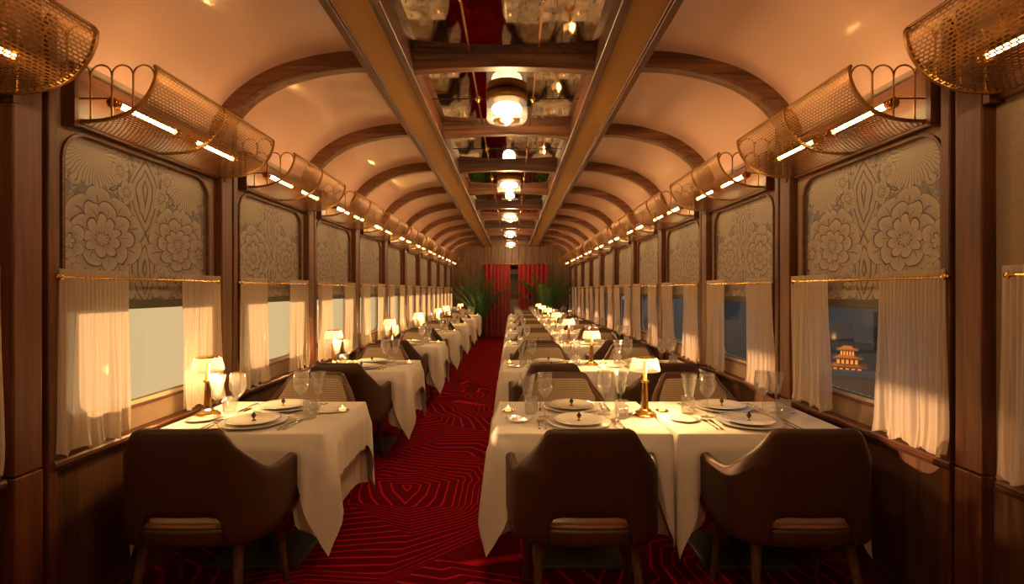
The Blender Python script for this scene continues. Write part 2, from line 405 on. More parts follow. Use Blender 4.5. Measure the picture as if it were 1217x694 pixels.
walls = {}
for side in ('left', 'right'):
    s = SG[side]; X = WALLX[side]; mb = MB()
    ys = [bay_y(k) for k in BAYS] + [bay_y(9)]
    for k in BAYS:
        y = bay_y(k); hole = rrect(y + WIN[0], y + WIN[1], WIN[2], WIN[3], WIN[4])
        cy = y + (WIN[0] + WIN[1]) / 2; cz = (WIN[2] + WIN[3]) / 2; outer = []
        for (py, pz) in hole:              # project each point of the opening onto the bay's rectangle
            dy, dz = py - cy, pz - cz
            tx = ((y + PW if dy > 0 else y) - cy) / dy if abs(dy) > 1e-6 else 1e9
            tz = ((WALL_TOP if dz > 0 else LEDGE_Z - .06) - cz) / dz if abs(dz) > 1e-6 else 1e9
            q = min(tx, tz); outer.append((cy + dy * q, cz + dz * q))
        n = len(hole)
        mb.grid([[(X, a, b) for a, b in outer], [(X, a, b) for a, b in hole], [(X + s * .07, a, b) for a, b in hole]], close_u=True, smooth=False)
        for (ca, cb) in ((y, LEDGE_Z - .06), (y + PW, LEDGE_Z - .06), (y, WALL_TOP), (y + PW, WALL_TOP)):   # corners of the bay
            near = sorted(range(n), key=lambda i: (outer[i][0] - ca) ** 2 + (outer[i][1] - cb) ** 2)
            e1 = min((i for i in range(n) if abs(outer[i][0] - ca) < 1e-6), key=lambda i: abs(outer[i][1] - cb))
            e2 = min((i for i in range(n) if abs(outer[i][1] - cb) < 1e-6), key=lambda i: abs(outer[i][0] - ca))
            mb.add([(X, ca, cb), (X,) + outer[e1], (X,) + outer[e2]], [(0, 1, 2)])
    mb.add([(X, Y_BACK, 0), (X, bay_y(-3), 0), (X, bay_y(-3), WALL_TOP), (X, Y_BACK, WALL_TOP)], [(0, 1, 2, 3)])
    mb.add([(X, bay_y(9), 0), (X, Y_END, 0), (X, Y_END, WALL_TOP), (X, bay_y(9), WALL_TOP)], [(0, 1, 2, 3)])
    mb.add([(X + s * .071, Y_BACK, 0), (X + s * .071, Y_END, 0), (X + s * .071, Y_END, LEDGE_Z), (X + s * .071, Y_BACK, LEDGE_Z)], [(0, 1, 2, 3)])
    w = struct(mb.build('wall_' + side, M['linen'])); walls[side] = w
    # wainscot: one veneered panel per bay
    proto = None
    for k in BAYS:
        if proto is None:
            b = MB(); b.box(X - s * .012, X + s * .01, .0, PW, .09, LEDGE_Z - .05)
            proto = b.build('wood_panel', M['panel'], w, (0, bay_y(k), 0))
        else:
            c = proto.copy(); COL.objects.link(c); c.location.y = bay_y(k)
    b = MB(); b.box(X - s * .03, X + s * .0, Y_BACK, Y_END, 0, .10); b.box(X - s * .045, X, Y_BACK, Y_END, 0, .04)
    struct(b.build('baseboard_' + side, M['wood_y']))

# posts: a wide board, a dark groove and a narrow strip
def post_proto(side):
    s = SG[side]; X = WALLX[side]; e = struct(empty('trim_post', (0, 0, 0)))
    a = MB()
    for z0, z1, g in ((0, LEDGE_Z - .01, 0), (LEDGE_Z - .005, 2.62, .003)):
        a.box(X - s * (.058 - g), X + s * .02, 0, .118, z0, z1)
    bevel(a.build('post_board', M['post'], e), .006)
    b = MB(); b.box(X - s * .004, X + s * .02, .118, .152, 0, 2.6); b.build('post_groove', M['dark'], e)
    c = MB(); c.box(X - s * .048, X + s * .02, .150, .196, 0, 2.62); bevel(c.build('post_strip', M['post'], e), .006)
    d = MB(); d.box(X - s * .012, X, .122, .134, .55, 2.2); d.build('brass_inlay', M['brass_dark'], e)
    return freeze(e)
for side in ('left', 'right'):
    p = post_proto(side); first = True
    for k in range(-3, 10):
        if first: p.location.y = bay_y(k); p.name = 'trim_1' if side == 'left' else 'trim_20'; first = False; base = p
        else:
            KID[p.name] = KID.get(p.name) or [c for c in COL.objects if c.parent == base]
            r = base.copy(); COL.objects.link(r); r.location.y = bay_y(k) + ({'left': .03, 'right': .06}[side] if k == -1 else 0)
            for ch in KID[p.name]:
                c = ch.copy(); COL.objects.link(c); c.parent = r
    # window ledge
    s = SG[side]; X = WALLX[side]
    b = MB()
    prof = [(0, -.05), (.035, -.05), (.05, -.042), (.062, -.025), (.064, -.010), (.056, -.001), (.04, 0), (0, 0)]
    pf = [(X - s * px, LEDGE_Z + pz) for px, pz in prof]
    b.grid([[(x, y, z) for x, z in pf] for y in (.197, PW)], smooth=False)
    b.add([(x, .197, z) for x, z in pf], [tuple(range(len(pf)))]); b.add([(x, PW, z) for x, z in pf], [tuple(reversed(range(len(pf))))])
    lo = struct(b.build('trim_ledge', M['wood_y']))
    for i, k in enumerate(BAYS):
        q = lo if i == 0 else lo.copy()
        if i: COL.objects.link(q)
        q.location.y = bay_y(k)

# windows
ORD = {-3: 'behind', -2: 'nearest the camera', -1: 'first whole', 0: 'second', 1: 'third', 2: 'fourth', 3: 'fifth', 4: 'sixth', 5: 'seventh', 6: 'eighth', 7: 'ninth', 8: 'tenth'}
def ordw(k, side):
    if k == -3: return 'behind the camera on the %s wall' % side
    if k == -2: return 'at the %s edge of the photo' % side
    return 'at the %s full window of the %s wall' % ({'first whole': 'first'}.get(ORD[k], ORD[k]), side)
wn = 0
for side in ('left', 'right'):
    s = SG[side]; X = WALLX[side]
    pr = {}
    for k in BAYS:
        wn += 1; y = bay_y(k); cy = y + (WIN[0] + WIN[1]) / 2
        e = struct(empty('window_%d' % wn, (X, cy, 0)))
        hw = (WIN[1] - WIN[0]) / 2
        if not pr:
            def ring(x0, x1, inset_o, inset_i, z0, z1, r):
                m = MB(); o = rrect(-hw + inset_o, hw - inset_o, z0 + inset_o, z1 - inset_o, r - inset_o)
                i = rrect(-hw + inset_i, hw - inset_i, z0 + inset_i, z1 - inset_i, r - inset_i)
                m.grid([[(x0 * s, a, b) for a, b in o], [(x0 * s, a, b) for a, b in i], [(x1 * s, a, b) for a, b in i], [(x1 * s, a, b) for a, b in o]], close_u=True, close_v=True, smooth=False)
                return m
            z0, z1, r = WIN[2], WIN[3], WIN[4]
            pr['trim'] = ring(-.012, .004, -.004, .010, z0, z1, r).build('window_trim', M['wood_y'])
            pr['frame'] = ring(.021, .07, -.002, .024, z0, z1, r).build('window_frame', M['frame'])
            pr['gasket'] = ring(.026, .04, .024, .030, z0, z1, r).build('window_gasket', M['gasket'])
            m = MB(); P = rrect(-hw + .02, hw - .02, z0 + .02, z1 - .02, r)
            m.add([(.042 * s, a, b) for a, b in P], [tuple(range(len(P)))]); pr['pane'] = m.build('window_pane', M['pane'])
            pl = list(pr.values())
            for q in pl: q.parent = e
        else:
            for q in pl: c = q.copy(); COL.objects.link(c); c.parent = e

# blinds, curtain rods, curtains
def blind_proto(side):
    s = SG[side]; X = WALLX[side]; hw = (WIN[1] - WIN[0]) / 2 - .004
    e = tag(empty('window_blind'), '', 'blind'); m = MB()
    P = [(-hw, -.36), (hw, -.36)] + [(a, b) for a, b in rrect(-hw, hw, -.36, .388, .125)[:16]]
    m.add([(0, a, b) for a, b in P] + [(.002 * s, a, b) for a, b in P], [tuple(range(len(P))), tuple(reversed(range(len(P), 2 * len(P))))])
    m.build('blind_cloth', M['blind'], e)
    b = MB(); b.box(-.006, .008, -hw, hw, -.402, -.357); bevel(b.build('hem_bar', M['gasket'], e), .003, 1)
    return freeze(e)
def rod_proto(side):
    s = SG[side]; e = tag(empty('curtain_rod'), '', 'rod')
    m = MB(); m.tube([(0, -.55, 0), (0, .55, 0)], .0085, 10); m.build('rod', M['brass'], e)
    for q in (-1, 1):
        m = MB(); m.lathe([(0, -.022), (.012, -.018), (.017, -.004), (.014, .008), (.009, .016), (.009, .022)], 12, M=Matrix.Translation((0, q * .56, 0)) @ Matrix.Rotation(q * PI / 2, 4, 'X'))
        m.build('finial', M['brass'], e)
        m = MB(); m.tube([(0, q * .535, 0), (s * .03, q * .535, 0), (s * .048, q * .535, 0)], [.008, .006, .014], 8); m.build('bracket', M['brass'], e)
    return freeze(e)
def curtain_mesh(side, seed, w=.38):
    rr = random.Random(seed); s = SG[side]; n = 120; m = MB(); rows = []
    amp = [rr.uniform(.6, 1.3) for _ in range(40)]; big = [rr.uniform(0, 6.28) for _ in range(4)]
    zs = [.035, .022, .012, 0, -.012, -.05, -.15, -.28, -.42, -.54, -.62, -.68, -.715, -.735, -.742]
    for z in zs:
        f = sstep(-.05, -.7, z) if z < -.05 else 0
        row = []
        for i in range(n + 1):
            u = i / n; y = (u - .5) * w
            ph = u * 2 * PI * 17
            fine = math.sin(ph) * .0085 * amp[int(u * 39)] * (1 - .55 * f) * (.35 if -.006 < z < .006 else 1)
            wide = (math.sin(u * 2 * PI * 4.3 + big[0]) * .014 + math.sin(u * 2 * PI * 2.2 + big[1]) * .010) * f
            bot = max(0, (-z - .62) / .12)
            puddle = bot * bot * (.004 + .012 * math.sin(u * 2 * PI * 5 + big[2]))
            hem = bot * .014 * math.sin(u * 2 * PI * 3.2 + big[3])
            row.append((-s * (fine + wide + puddle + .004), y * (1 + .05 * f) + .006 * math.sin(u * 2 * PI * 6 + big[0]) * f, z + hem))
        rows.append(row)
    m.grid(rows); return m
grp_c = 'sheer cafe curtains along the windows'
for side in ('left', 'right'):
    s = SG[side]; X = WALLX[side]; bp_, rp_ = blind_proto(side), rod_proto(side)
    cps = []
    for sd in range(4):
        c = curtain_mesh(side, sd * 7 + (3 if side == 'left' else 1)).build('cafe_curtain', M['sheer']); tag(c, '', 'curtain'); cps.append(freeze(c))
    for k in BAYS:
        y = bay_y(k); cy = y + .81; wo_ = ordw(k, side)
        put(bp_, (X + s * .016, cy, 1.757), 0, 'grey-beige peony-print roller blind half lowered ' + wo_, 'peony roller blinds')
        put(rp_, (X - s * .052, y + .79, 1.505), 0, 'slim brass cafe curtain rod ' + wo_, 'brass curtain rods')
        for j, (off, nm) in enumerate(((.41, 'near'), (1.19, 'far'))):
            c = cps[(2 * (k + 3) + j) % 4]
            lab = 'sheer pleated cafe curtain, %s panel, %s' % (nm, wo_)
            put(c, (X - s * .052, y + off, 1.505), 0, lab, grp_c)

# vault, ribs, long beams, cross beams, mirrors
VP = catmull([(.78, 2.975), (1.04, 2.968), (1.27, 2.93), (1.50, 2.858), (1.70, 2.735), (1.83, 2.59), (1.885, 2.47), (1.90, 2.38)], 5)
mb = MB()
for s in (-1, 1):
    yy = [Y_BACK + i * (Y_END - Y_BACK) / 24 for i in range(25)]
    mb.grid([[(CX + s * px, y, pz) for px, pz in VP] for y in yy])
    mb.grid([[(CX + s * (px + .04), y, pz + .04) for px, pz in VP] for y in (Y_BACK, Y_END)])
mb.add([(CX - 1.0, Y_BACK, 3.0), (CX + 1.0, Y_BACK, 3.0), (CX + 1.0, Y_END, 3.0), (CX - 1.0, Y_END, 3.0)], [(0, 1, 2, 3)])
ceiling = struct(mb.build('ceiling', M['vault']))
def rib_mesh(s):
    m = MB(); pts = [(a, b) for a, b in VP if a > .84]; inner = []
    for i, (a, b) in enumerate(pts):
        p0 = pts[max(0, i - 1)]; p1 = pts[min(len(pts) - 1, i + 1)]; dx, dz = p1[0] - p0[0], p1[1] - p0[1]; L = math.hypot(dx, dz)
        nx, nz = dz / L, -dx / L; inner.append((a + nx * .085, b + nz * .085, a + nx * .10, b + nz * .10))
    rows = []
    for (a, b), (c, d, e_, f_) in zip(pts, inner):
        rows.append([(s * a, 0, b), (s * c, 0, d), (s * c, .012, d), (s * e_, .018, f_), (s * e_, .092, f_), (s * c, .098, d), (s * c, .11, d), (s * a, .11, b)])
    m.grid(rows, smooth=False); return m
for s in (-1, 1):
    p = rib_mesh(s).build('trim_rib', M['wood_x']); struct(p)
    for i, k in enumerate(range(-3, 10)):
        o = p if i == 0 else p.copy()
        if i: COL.objects.link(o)
        o.location = (CX, bay_y(k) - .05, 0)
BI, BO = .575, .868
for s in (-1, 1):
    X0 = CX - .012; e = struct(empty('trim_beam', (X0, 0, 0)))
    m = MB(); m.box(s * (BI + .05), s * (BO - .05), Y_BACK, Y_END, 2.838, 2.98); m.build('gilded_band', M['gold_band'], e)
    for a, b, c in ((BI, BI + .045, 2.822), (BO - .045, BO, 2.822), (BI + .045, BI + .058, 2.830), (BO - .058, BO - .045, 2.830)):
        m = MB(); m.box(s * a, s * b, Y_BACK, Y_END, c, 2.985); bevel(m.build('beam_edge', M['wood_y'], e), .003, 1)
def cross_mesh():
    m = MB(); rows = []
    for i in range(15):
        x = lerp(-.60, .60, i / 14); a = .028 * (1 - (x / .6) ** 2)
        rows.append([(x, 0, 2.975), (x, 0, 2.862 + a), (x, .02, 2.852 + a), (x, .09, 2.852 + a), (x, .11, 2.862 + a), (x, .11, 2.975)])
    m.grid(rows, smooth=False); return m
p = struct(cross_mesh().build('trim_crossbeam', M['wood_x']))
for i, k in enumerate(range(-3, 10)):
    o = p if i == 0 else p.copy()
    if i: COL.objects.link(o)
    o.location = (CX - .012, bay_y(k) - .05, 0)
# mirror panels: three across and two along in every bay
mp = None; rp = None; tp = None
for k in range(-4, 9):
    y0 = bay_y(k) + .06; y1 = bay_y(k + 1) - .05; L = (y1 - y0) / 2
    for j in range(2):
        for xi, (a, b) in enumerate(((-.585, -.215), (-.215, .215), (.215, .585))):
            key = 1 if xi == 1 else 0
            if mp is None: mp = {}
            if key not in mp:
                hw = (b - a) / 2 - .003; m = MB(); m.box(-hw, hw, -L / 2 + .003, L / 2 - .003, -.004, .004)
                mp[key] = bevel(m.build('mirror_panel', M['mirror'], ceiling), .002, 1); o = mp[key]
            else: o = mp[key].copy(); COL.objects.link(o)
            o.location = (CX - .012 + (a + b) / 2, y0 + L * (j + .5), 2.956)
            o.rotation_euler = (R.uniform(-.004, .004), R.uniform(-.004, .004), 0)
    for a in (-.215, .215):
        if rp is None:
            m = MB(); m.box(-.006, .006, -L, L, -.006, .002); rp = m.build('seam_strip', M['brass_dark'], ceiling); o = rp
            m = MB(); m.lathe([(0, -.03), (.010, -.028), (.012, -.018), (.02, -.012), (.026, -.004), (.026, .002)], 12); tp = m.build('rosette', M['brass'], ceiling); o2 = tp
        else: o = rp.copy(); o2 = tp.copy(); COL.objects.link(o); COL.objects.link(o2)
        o.location = (CX - .012 + a, y0 + L, 2.955); o2.location = (CX - .012 + a, y0 + L, 2.950)
for k in range(-4, 9):
    m = MB(); 
    if k == -4: m.box(-.585, .585, -.005, .005, -.005, .002); cp = m.build('seam_strip', M['dark'], ceiling); o = cp
    else: o = cp.copy(); COL.objects.link(o)
    o.location = (CX - .012, (bay_y(k) + .06 + bay_y(k + 1) - .05) / 2, 2.9545)

# end walls
m = MB(); m.box(-2.05, 2.05, Y_BACK - .05, Y_BACK, 0, 3.05); struct(m.build('wall_back', M['end_wood']))
e = struct(empty('wall_front', (0, Y_END, 0)))
DX0, DX1, DZ = -.62, .95, 2.27
npan = 0; xs = [-1.98 + .22 * i for i in range(19)]
for i in range(18):
    a, b = xs[i], xs[i + 1]; m = MB(); z0 = DZ if (b > DX0 and a < DX1) else 0
    m.box(a + .003, b - .003, 0, .04, z0, 3.02); bevel(m.build('panel_board', M['end_wood'], e), .006, 1)
m = MB(); m.box(-2, 2, .03, .08, DZ - .04, 3.05); m.box(-2, DX0, .03, .08, 0, 3.05); m.box(DX1, 2, .03, .08, 0, 3.05); m.build('backing_panel', M['dark'], e)
m = MB(); m.box(-2, 2, .9, .95, 0, 3.0); m.box(-.9, -.85, .08, .9, 0, 2.6); m.box(1.1, 1.15, .08, .9, 0, 2.6); m.box(-.9, 1.15, .08, .95, 2.6, 2.65); struct(m.build('wall_vestibule', M['end_wood'], None, (0, Y_END, 0)))
d = struct(empty('door_1', (.10, Y_END + .86, 0)))
m = MB(); m.box(-.42, .42, 0, .035, 0, 2.15); bevel(m.build('door_leaf', wood('pale_door', (.26, .17, .09), (.48, .33, .18), 2), d), .006)
m = MB(); m.box(-.30, .30, -.012, .0, 1.15, 2.0); m.build('door_panel', M['end_wood'], d)
m = MB(); m.tube([(.34, -.02, 1.0), (.34, -.06, 1.0), (.24, -.06, 1.0)], .01, 8); m.build('door_handle', M['brass'], d)

def drape(x0, x1, ztop, seed, depth=.05, npl=7):
    rr = random.Random(seed); m = MB(); rows = []; n = 90; ph = rr.uniform(0, 6)
    for z in [ztop, ztop * .8, ztop * .5, ztop * .25, .0]:
        f = 1 - z / ztop
        rows.append([(lerp(x0, x1, i / n) * (1 + 0) + .012 * f * math.sin(i * .3 + ph), depth * (.7 + .5 * f) * math.sin(i / n * 2 * PI * npl + ph + .3 * math.sin(i * .21)), z + .004) for i in range(n + 1)])
    m.grid(rows); return m
for (a, b, lab, sd) in ((-.86, -.05, 'left red velvet curtain at the end doorway, drawn beside the left palm', 3), (.19, 1.15, 'right red velvet curtain at the end doorway, behind the right palm', 8)):
    o = drape(a, b, 2.26, sd).build('velvet_curtain', M['velvet'], None, (0, Y_END - .14, 0)); tag(o, lab, 'curtain', 'red velvet curtains')
m = MB(); m.tube([(-1.0, 0, 0), (1.25, 0, 0)], .014, 10); o = m.build('velvet_curtain_rod', M['brass_dark'], None, (0, Y_END - .14, 2.275)); tag(o, 'dark brass rod carrying the red velvet curtains at the end doorway', 'rod')

# ------------------------------------------------------------------ luggage racks
RP = catmull([(0, 0), (.12, .0), (.215, .018), (.295, .058), (.347, .115), (.376, .175), (.383, .222), (.374, .240)], 10)
def arc_points(P, n):
    L = [0]
    for a, b in zip(P, P[1:]): L.append(L[-1] + math.hypot(b[0] - a[0], b[1] - a[1]))
    out = []
    for i in range(n + 1):
        q = L[-1] * i / n; j = 0
        while j < len(L) - 2 and L[j + 1] < q: j += 1
        t = (q - L[j]) / (L[j + 1] - L[j]); out.append((lerp(P[j][0], P[j + 1][0], t), lerp(P[j][1], P[j + 1][1], t)))
    return out
def rack_proto(side):
    s = -SG[side]; LEN = 1.08; e = tag(empty('luggage_rack'), '', 'rack')
    # perforated brass sheet: rows of long slots, staggered
    nr = 38; A = arc_points(RP, nr * 2); m = MB(); h = LEN / 2; pitch = .024
    for i in range(nr):      # continuous strips between the slot rows
        for q in range(1):
            p0 = A[2 * i]; p1 = A[2 * i + 1]
            # strip occupies 45 % of the row
            pa = p0; pb = (lerp(p0[0], p1[0], .95), lerp(p0[1], p1[1], .95))
            m.add([(s * pa[0], -h, pa[1]), (s * pa[0], h, pa[1]), (s * pb[0], h, pb[1]), (s * pb[0], -h, pb[1])], [(0, 1, 2, 3)], True)
            pc = A[2 * i + 2]
            y = -h + (pitch / 2 if i % 2 else 0)
            while y < h - .007:
                m.add([(s * pb[0], y, pb[1]), (s * pb[0], y + .007, pb[1]), (s * pc[0], y + .007, pc[1]), (s * pc[0], y, pc[1])], [(0, 1, 2, 3)], True)
                y += pitch
    o = m.build('perforated_sheet', M['brass_dark'], e)
    # curved edge bands at both ends and the rib in the middle
    for yy, nm in ((-h, 'end_band'), (h, 'end_band'), (-.02, 'middle_rib')):
        m = MB(); w = .012
        rows = []
        for i, (a, b) in enumerate(RP):
            p0 = RP[max(0, i - 1)]; p1 = RP[min(len(RP) - 1, i + 1)]; dx, dz = p1[0] - p0[0], p1[1] - p0[1]; L = math.hypot(dx, dz); nx, nz = -dz / L, dx / L
            rows.append([(s * (a - nx * .006), yy - w / 2, b - nz * .006), (s * (a + nx * .008), yy - w / 2, b + nz * .008), (s * (a + nx * .008), yy + w / 2, b + nz * .008), (s * (a - nx * .006), yy + w / 2, b - nz * .006)])
        m.grid(rows, close_u=True, smooth=False); m.build(nm, M['brass_dark'], e)
    m = MB(); m.tube([(s * .374, -h, .240), (s * .374, h, .240)], .007, 8); m.tube([(s * .004, -h, .24), (s * .004, h, .24)], .006, 6); m.build('top_rail', M['brass_dark'], e)
    # arcaded end grilles
    for yy in (-h + .004, h - .004):
        m = MB(); n = 4; w = .370 / n
        for i in range(n):
            xa, xb = i * w, (i + 1) * w; zt = .245 - w / 2
            pts = [(s * (xa + xb) / 2 + s * w / 2 * math.cos(a), yy, zt + w / 2 * math.sin(a)) for a in [PI * q / 10 for q in range(11)]]
            m.tube(pts, .0042, 6)
            zb = table_fn(RP, xb - .0015) if xb < .37 else .2
            m.tube([(s * xb, yy, zb), (s * xb, yy, zt)], .0042, 6) if i < n - 1 else None
        m.tube([(s * .0, yy, .1), (s * .17, yy, .1)], .004, 6)
        m.build('end_grille', M['brass_dark'], e)
    # lamp tubes with round caps
    for yy in (-.28, .26):
        tb = MB(); tb.tube([(s * .155, yy - .19, .098), (s * .155, yy + .19, .098)], .013, 10); tube_o = tb.build('light_tube', M['tube'], e)
        for q in (-1, 1):
            c = MB(); c.lathe([(.022, -.018), (.028, -.012), (.028, .012), (.022, .018)], 16, M=Matrix.Translation((s * .155, yy + q * .205, .098)) @ Matrix.Rotation(PI / 2, 4, 'X')); c.build('tube_cap', M['brass'], tube_o)
    m = MB(); m.box(-s * .0, s * .028, -h - .02, h + .02, -.02, .235); bevel(m.build('wall_rail', M['wood_y'], e), .005, 1)
    m = MB(); m.box(0, s * .06, -h - .04, -h - .015, -.03, .24); m.build('rail_end', M['post'], e)
    m = MB(); m.box(0, s * .06, h + .015, h + .04, -.03, .24); m.build('rail_end', M['post'], e)
    return freeze(e)
for side in ('left', 'right'):
    p = rack_proto(side)
    for k in BAYS:
        put(p, (WALLX[side] , bay_y(k) + .87, 2.185), 0, 'perforated brass luggage rack ' + ordw(k, side).replace('at the', 'above the').replace('above the left edge', 'at the left edge').replace('above the right edge', 'at the right edge'), 'brass luggage racks')

# ------------------------------------------------------------------ ceiling lamps
def ceiling_lamp():
    e = tag(empty('ceiling_lamp'), '', 'lamp')
    m = MB(); m.lathe([(.0, 0), (.150, 0), (.158, -.006), (.158, -.062), (.150, -.068), (.0, -.068)], 40); m.build('cap', M['brass_dark'], e)
    m = MB(); m.lathe([(.152, -.068), (.155, -.08), (.155, -.185), (.148, -.205), (.12, -.215)], 40)
    m.v = m.v[:5 * 40]; m.f = [f for f in m.f if max(f) < 200]; m.sm = m.sm[:len(m.f)]
    m.build('glass_shade', M['cut'], e)
    m = MB(); m.lathe([(0, -.222), (.05, -.219), (.085, -.208), (.105, -.196), (.0, -.192)], 28); m.build('bottom_disc', M['brass'], e)
    m = MB(); m.lathe([(0, -.072), (.07, -.076), (.105, -.092), (.118, -.115), (.108, -.138), (.07, -.15), (0, -.152)], 24); m.build('light_core', M['bulb'], e)
    return freeze(e)
p = ceiling_lamp()
CL = [3.88 + 2.8 * i for i in range(-2, 5)]
names = ['behind the camera', 'over the camera', 'nearest of the lamps down the mirror ceiling', 'second lamp down the mirror ceiling', 'third lamp down the mirror ceiling', 'fourth lamp down the mirror ceiling', 'farthest lamp down the mirror ceiling']
for y, nm in zip(CL, names):
    put(p, (CX, y, 2.953), 0, 'round brass and cut-glass ceiling lamp, ' + nm, 'round ceiling lamps')
    l = bpy.data.lights.new('ceiling_light', 'POINT'); l.energy = CEILING_LAMP_W; l.color = (1, .585, .26); l.shadow_soft_size = .08
    o = bpy.data.objects.new('ceiling_light', l); COL.objects.link(o); o.location = (CX, y, 2.69)

# ------------------------------------------------------------------ chairs
def make_chair():
    e = tag(empty('tub_chair'), '', 'chair')
    plan = catmull([(0, -.285), (.16, -.280), (.252, -.255), (.31, -.19), (.337, -.10), (.353, -.02), (.361, .055)], 8)
    top = [(0, .876), (.31, .876), (.365, .862), (.43, .80), (.60, .690), (.66, .668), (.72, .664), (.85, .672), (.93, .678), (1, .660)]
    bot = [(0, .492), (.19, .494), (.26, .486), (.285, .462), (.293, .42), (.30, .368), (.7, .372), (.85, .41), (1, .44)]
    L = [0]
    for a, b in zip(plan, plan[1:]): L.append(L[-1] + math.hypot(b[0] - a[0], b[1] - a[1]))
    def at(u, off=0):
        a = abs(u) * L[-1]; j = 0
        while j < len(L) - 2 and L[j + 1] < a: j += 1
        t = (a - L[j]) / (L[j + 1] - L[j]); x = lerp(plan[j][0], plan[j + 1][0], t); y = lerp(plan[j][1], plan[j + 1][1], t)
        dx, dy = plan[j + 1][0] - plan[j][0], plan[j + 1][1] - plan[j][1]; q = math.hypot(dx, dy)
        nx, ny = -dy / q, dx / q          # points inwards
        x += nx * off; y += ny * off
        return (x if u >= 0 else -x, y)
    def P(u, z, off):
        x, y = at(u, off); b = 1 - sstep(.35, .8, abs(u)); h = max(0, z - .45)
        return (x * (1 - .28 * h * b - .02 * max(0, .45 - z) * 4), y - .10 * h * b, z)
    N = 84; T = .045; rows = []
    for i in range(N + 1):
        u = -1 + 2 * i / N
        zt = table_fn(top, abs(u)); zb = table_fn(bot, abs(u)); row = []; nz = 9
        for k in range(nz + 1): row.append(P(u, lerp(zb + .012, zt - .02, k / nz), 0))
        for a in (30, 60, 90, 120, 150): row.append(P(u, zt - .02 + .02 * math.sin(math.radians(a)), T / 2 - T / 2 * math.cos(math.radians(a))))
        for k in range(nz + 1): row.append(P(u, lerp(zt - .02, zb + .012, k / nz), T))
        row.append(P(u, zb, T * .75)); row.append(P(u, zb, T * .25)); rows.append(row)
    # rounded arm ends
    def cap(row, d):
        c = [sum(p[i] for p in row) / len(row) for i in range(3)]
        return [tuple(lerp(p[i], c[i], .12 if i < 2 else .06) + (d if i == 1 else 0) for i in range(3)) for p in row]
    r0 = cap(rows[0], .014); r1 = cap(rows[-1], .014)
    r00 = cap(r0, .004); r11 = cap(r1, .004)
    rows = [r00, r0] + rows + [r1, r11]
    m = MB(); m.grid(rows, close_u=True); m.add(rows[0], [tuple(range(len(r0)))]); m.add(rows[-1], [tuple(reversed(range(len(r1))))])
    m.build('shell', M['leather'], e)
    # woven inner pad
    m = MB(); rows = []
    for i in range(41):
        u = lerp(-.50, .50, i / 40); zt = table_fn(top, abs(u)) - .040; zb = .50; row = []
        edge = 1 - (abs(u) / .50) ** 8
        for k in range(11):
            q = k / 10; puff = .004 + .018 * edge * (1 - (2 * q - 1) ** 6)
            row.append(P(u, lerp(zb, zt, q), T + puff))
        rows.append(row)
    m.grid(rows); m.build('back_pad', M['woven'], e)
    # seat cushion
    m = MB(); rows = []
    def sq(a, n=3.2):
        c, s_ = math.cos(a), math.sin(a); return (math.copysign(abs(c) ** (2 / n), c), math.copysign(abs(s_) ** (2 / n), s_))
    def pad(levels): return [[(.285 * k * sq(2 * PI * i / 40)[0], -.052 + .228 * k * sq(2 * PI * i / 40)[1], z) for i in range(40)] for z, k in levels]
    m.grid(pad(((.362, 0), (.362, .92), (.368, .98), (.385, 1.0), (.425, 1.0), (.438, .99), (.440, .9), (.440, 0))), close_u=True); m.build('seat_base', M['leather'], e)
    m = MB(); m.grid(pad(((.438, 0), (.438, .95), (.446, .975), (.456, .96), (.464, .88), (.470, .5), (.471, 0))), close_u=True); m.build('seat', M['leather_seat'], e)
    for (x, y, tx, ty) in ((-.20, -.20, -.235, -.27), (.20, -.20, .235, -.27), (-.22, .10, -.265, .13), (.22, .10, .265, .13)):
        m = MB(); m.tube([(x, y, .375), (lerp(x, tx, .5), lerp(y, ty, .5), .19), (tx, ty, 0)], [.023, .019, .012], 10); m.build('leg', M['leg'], e)
    return freeze(e)

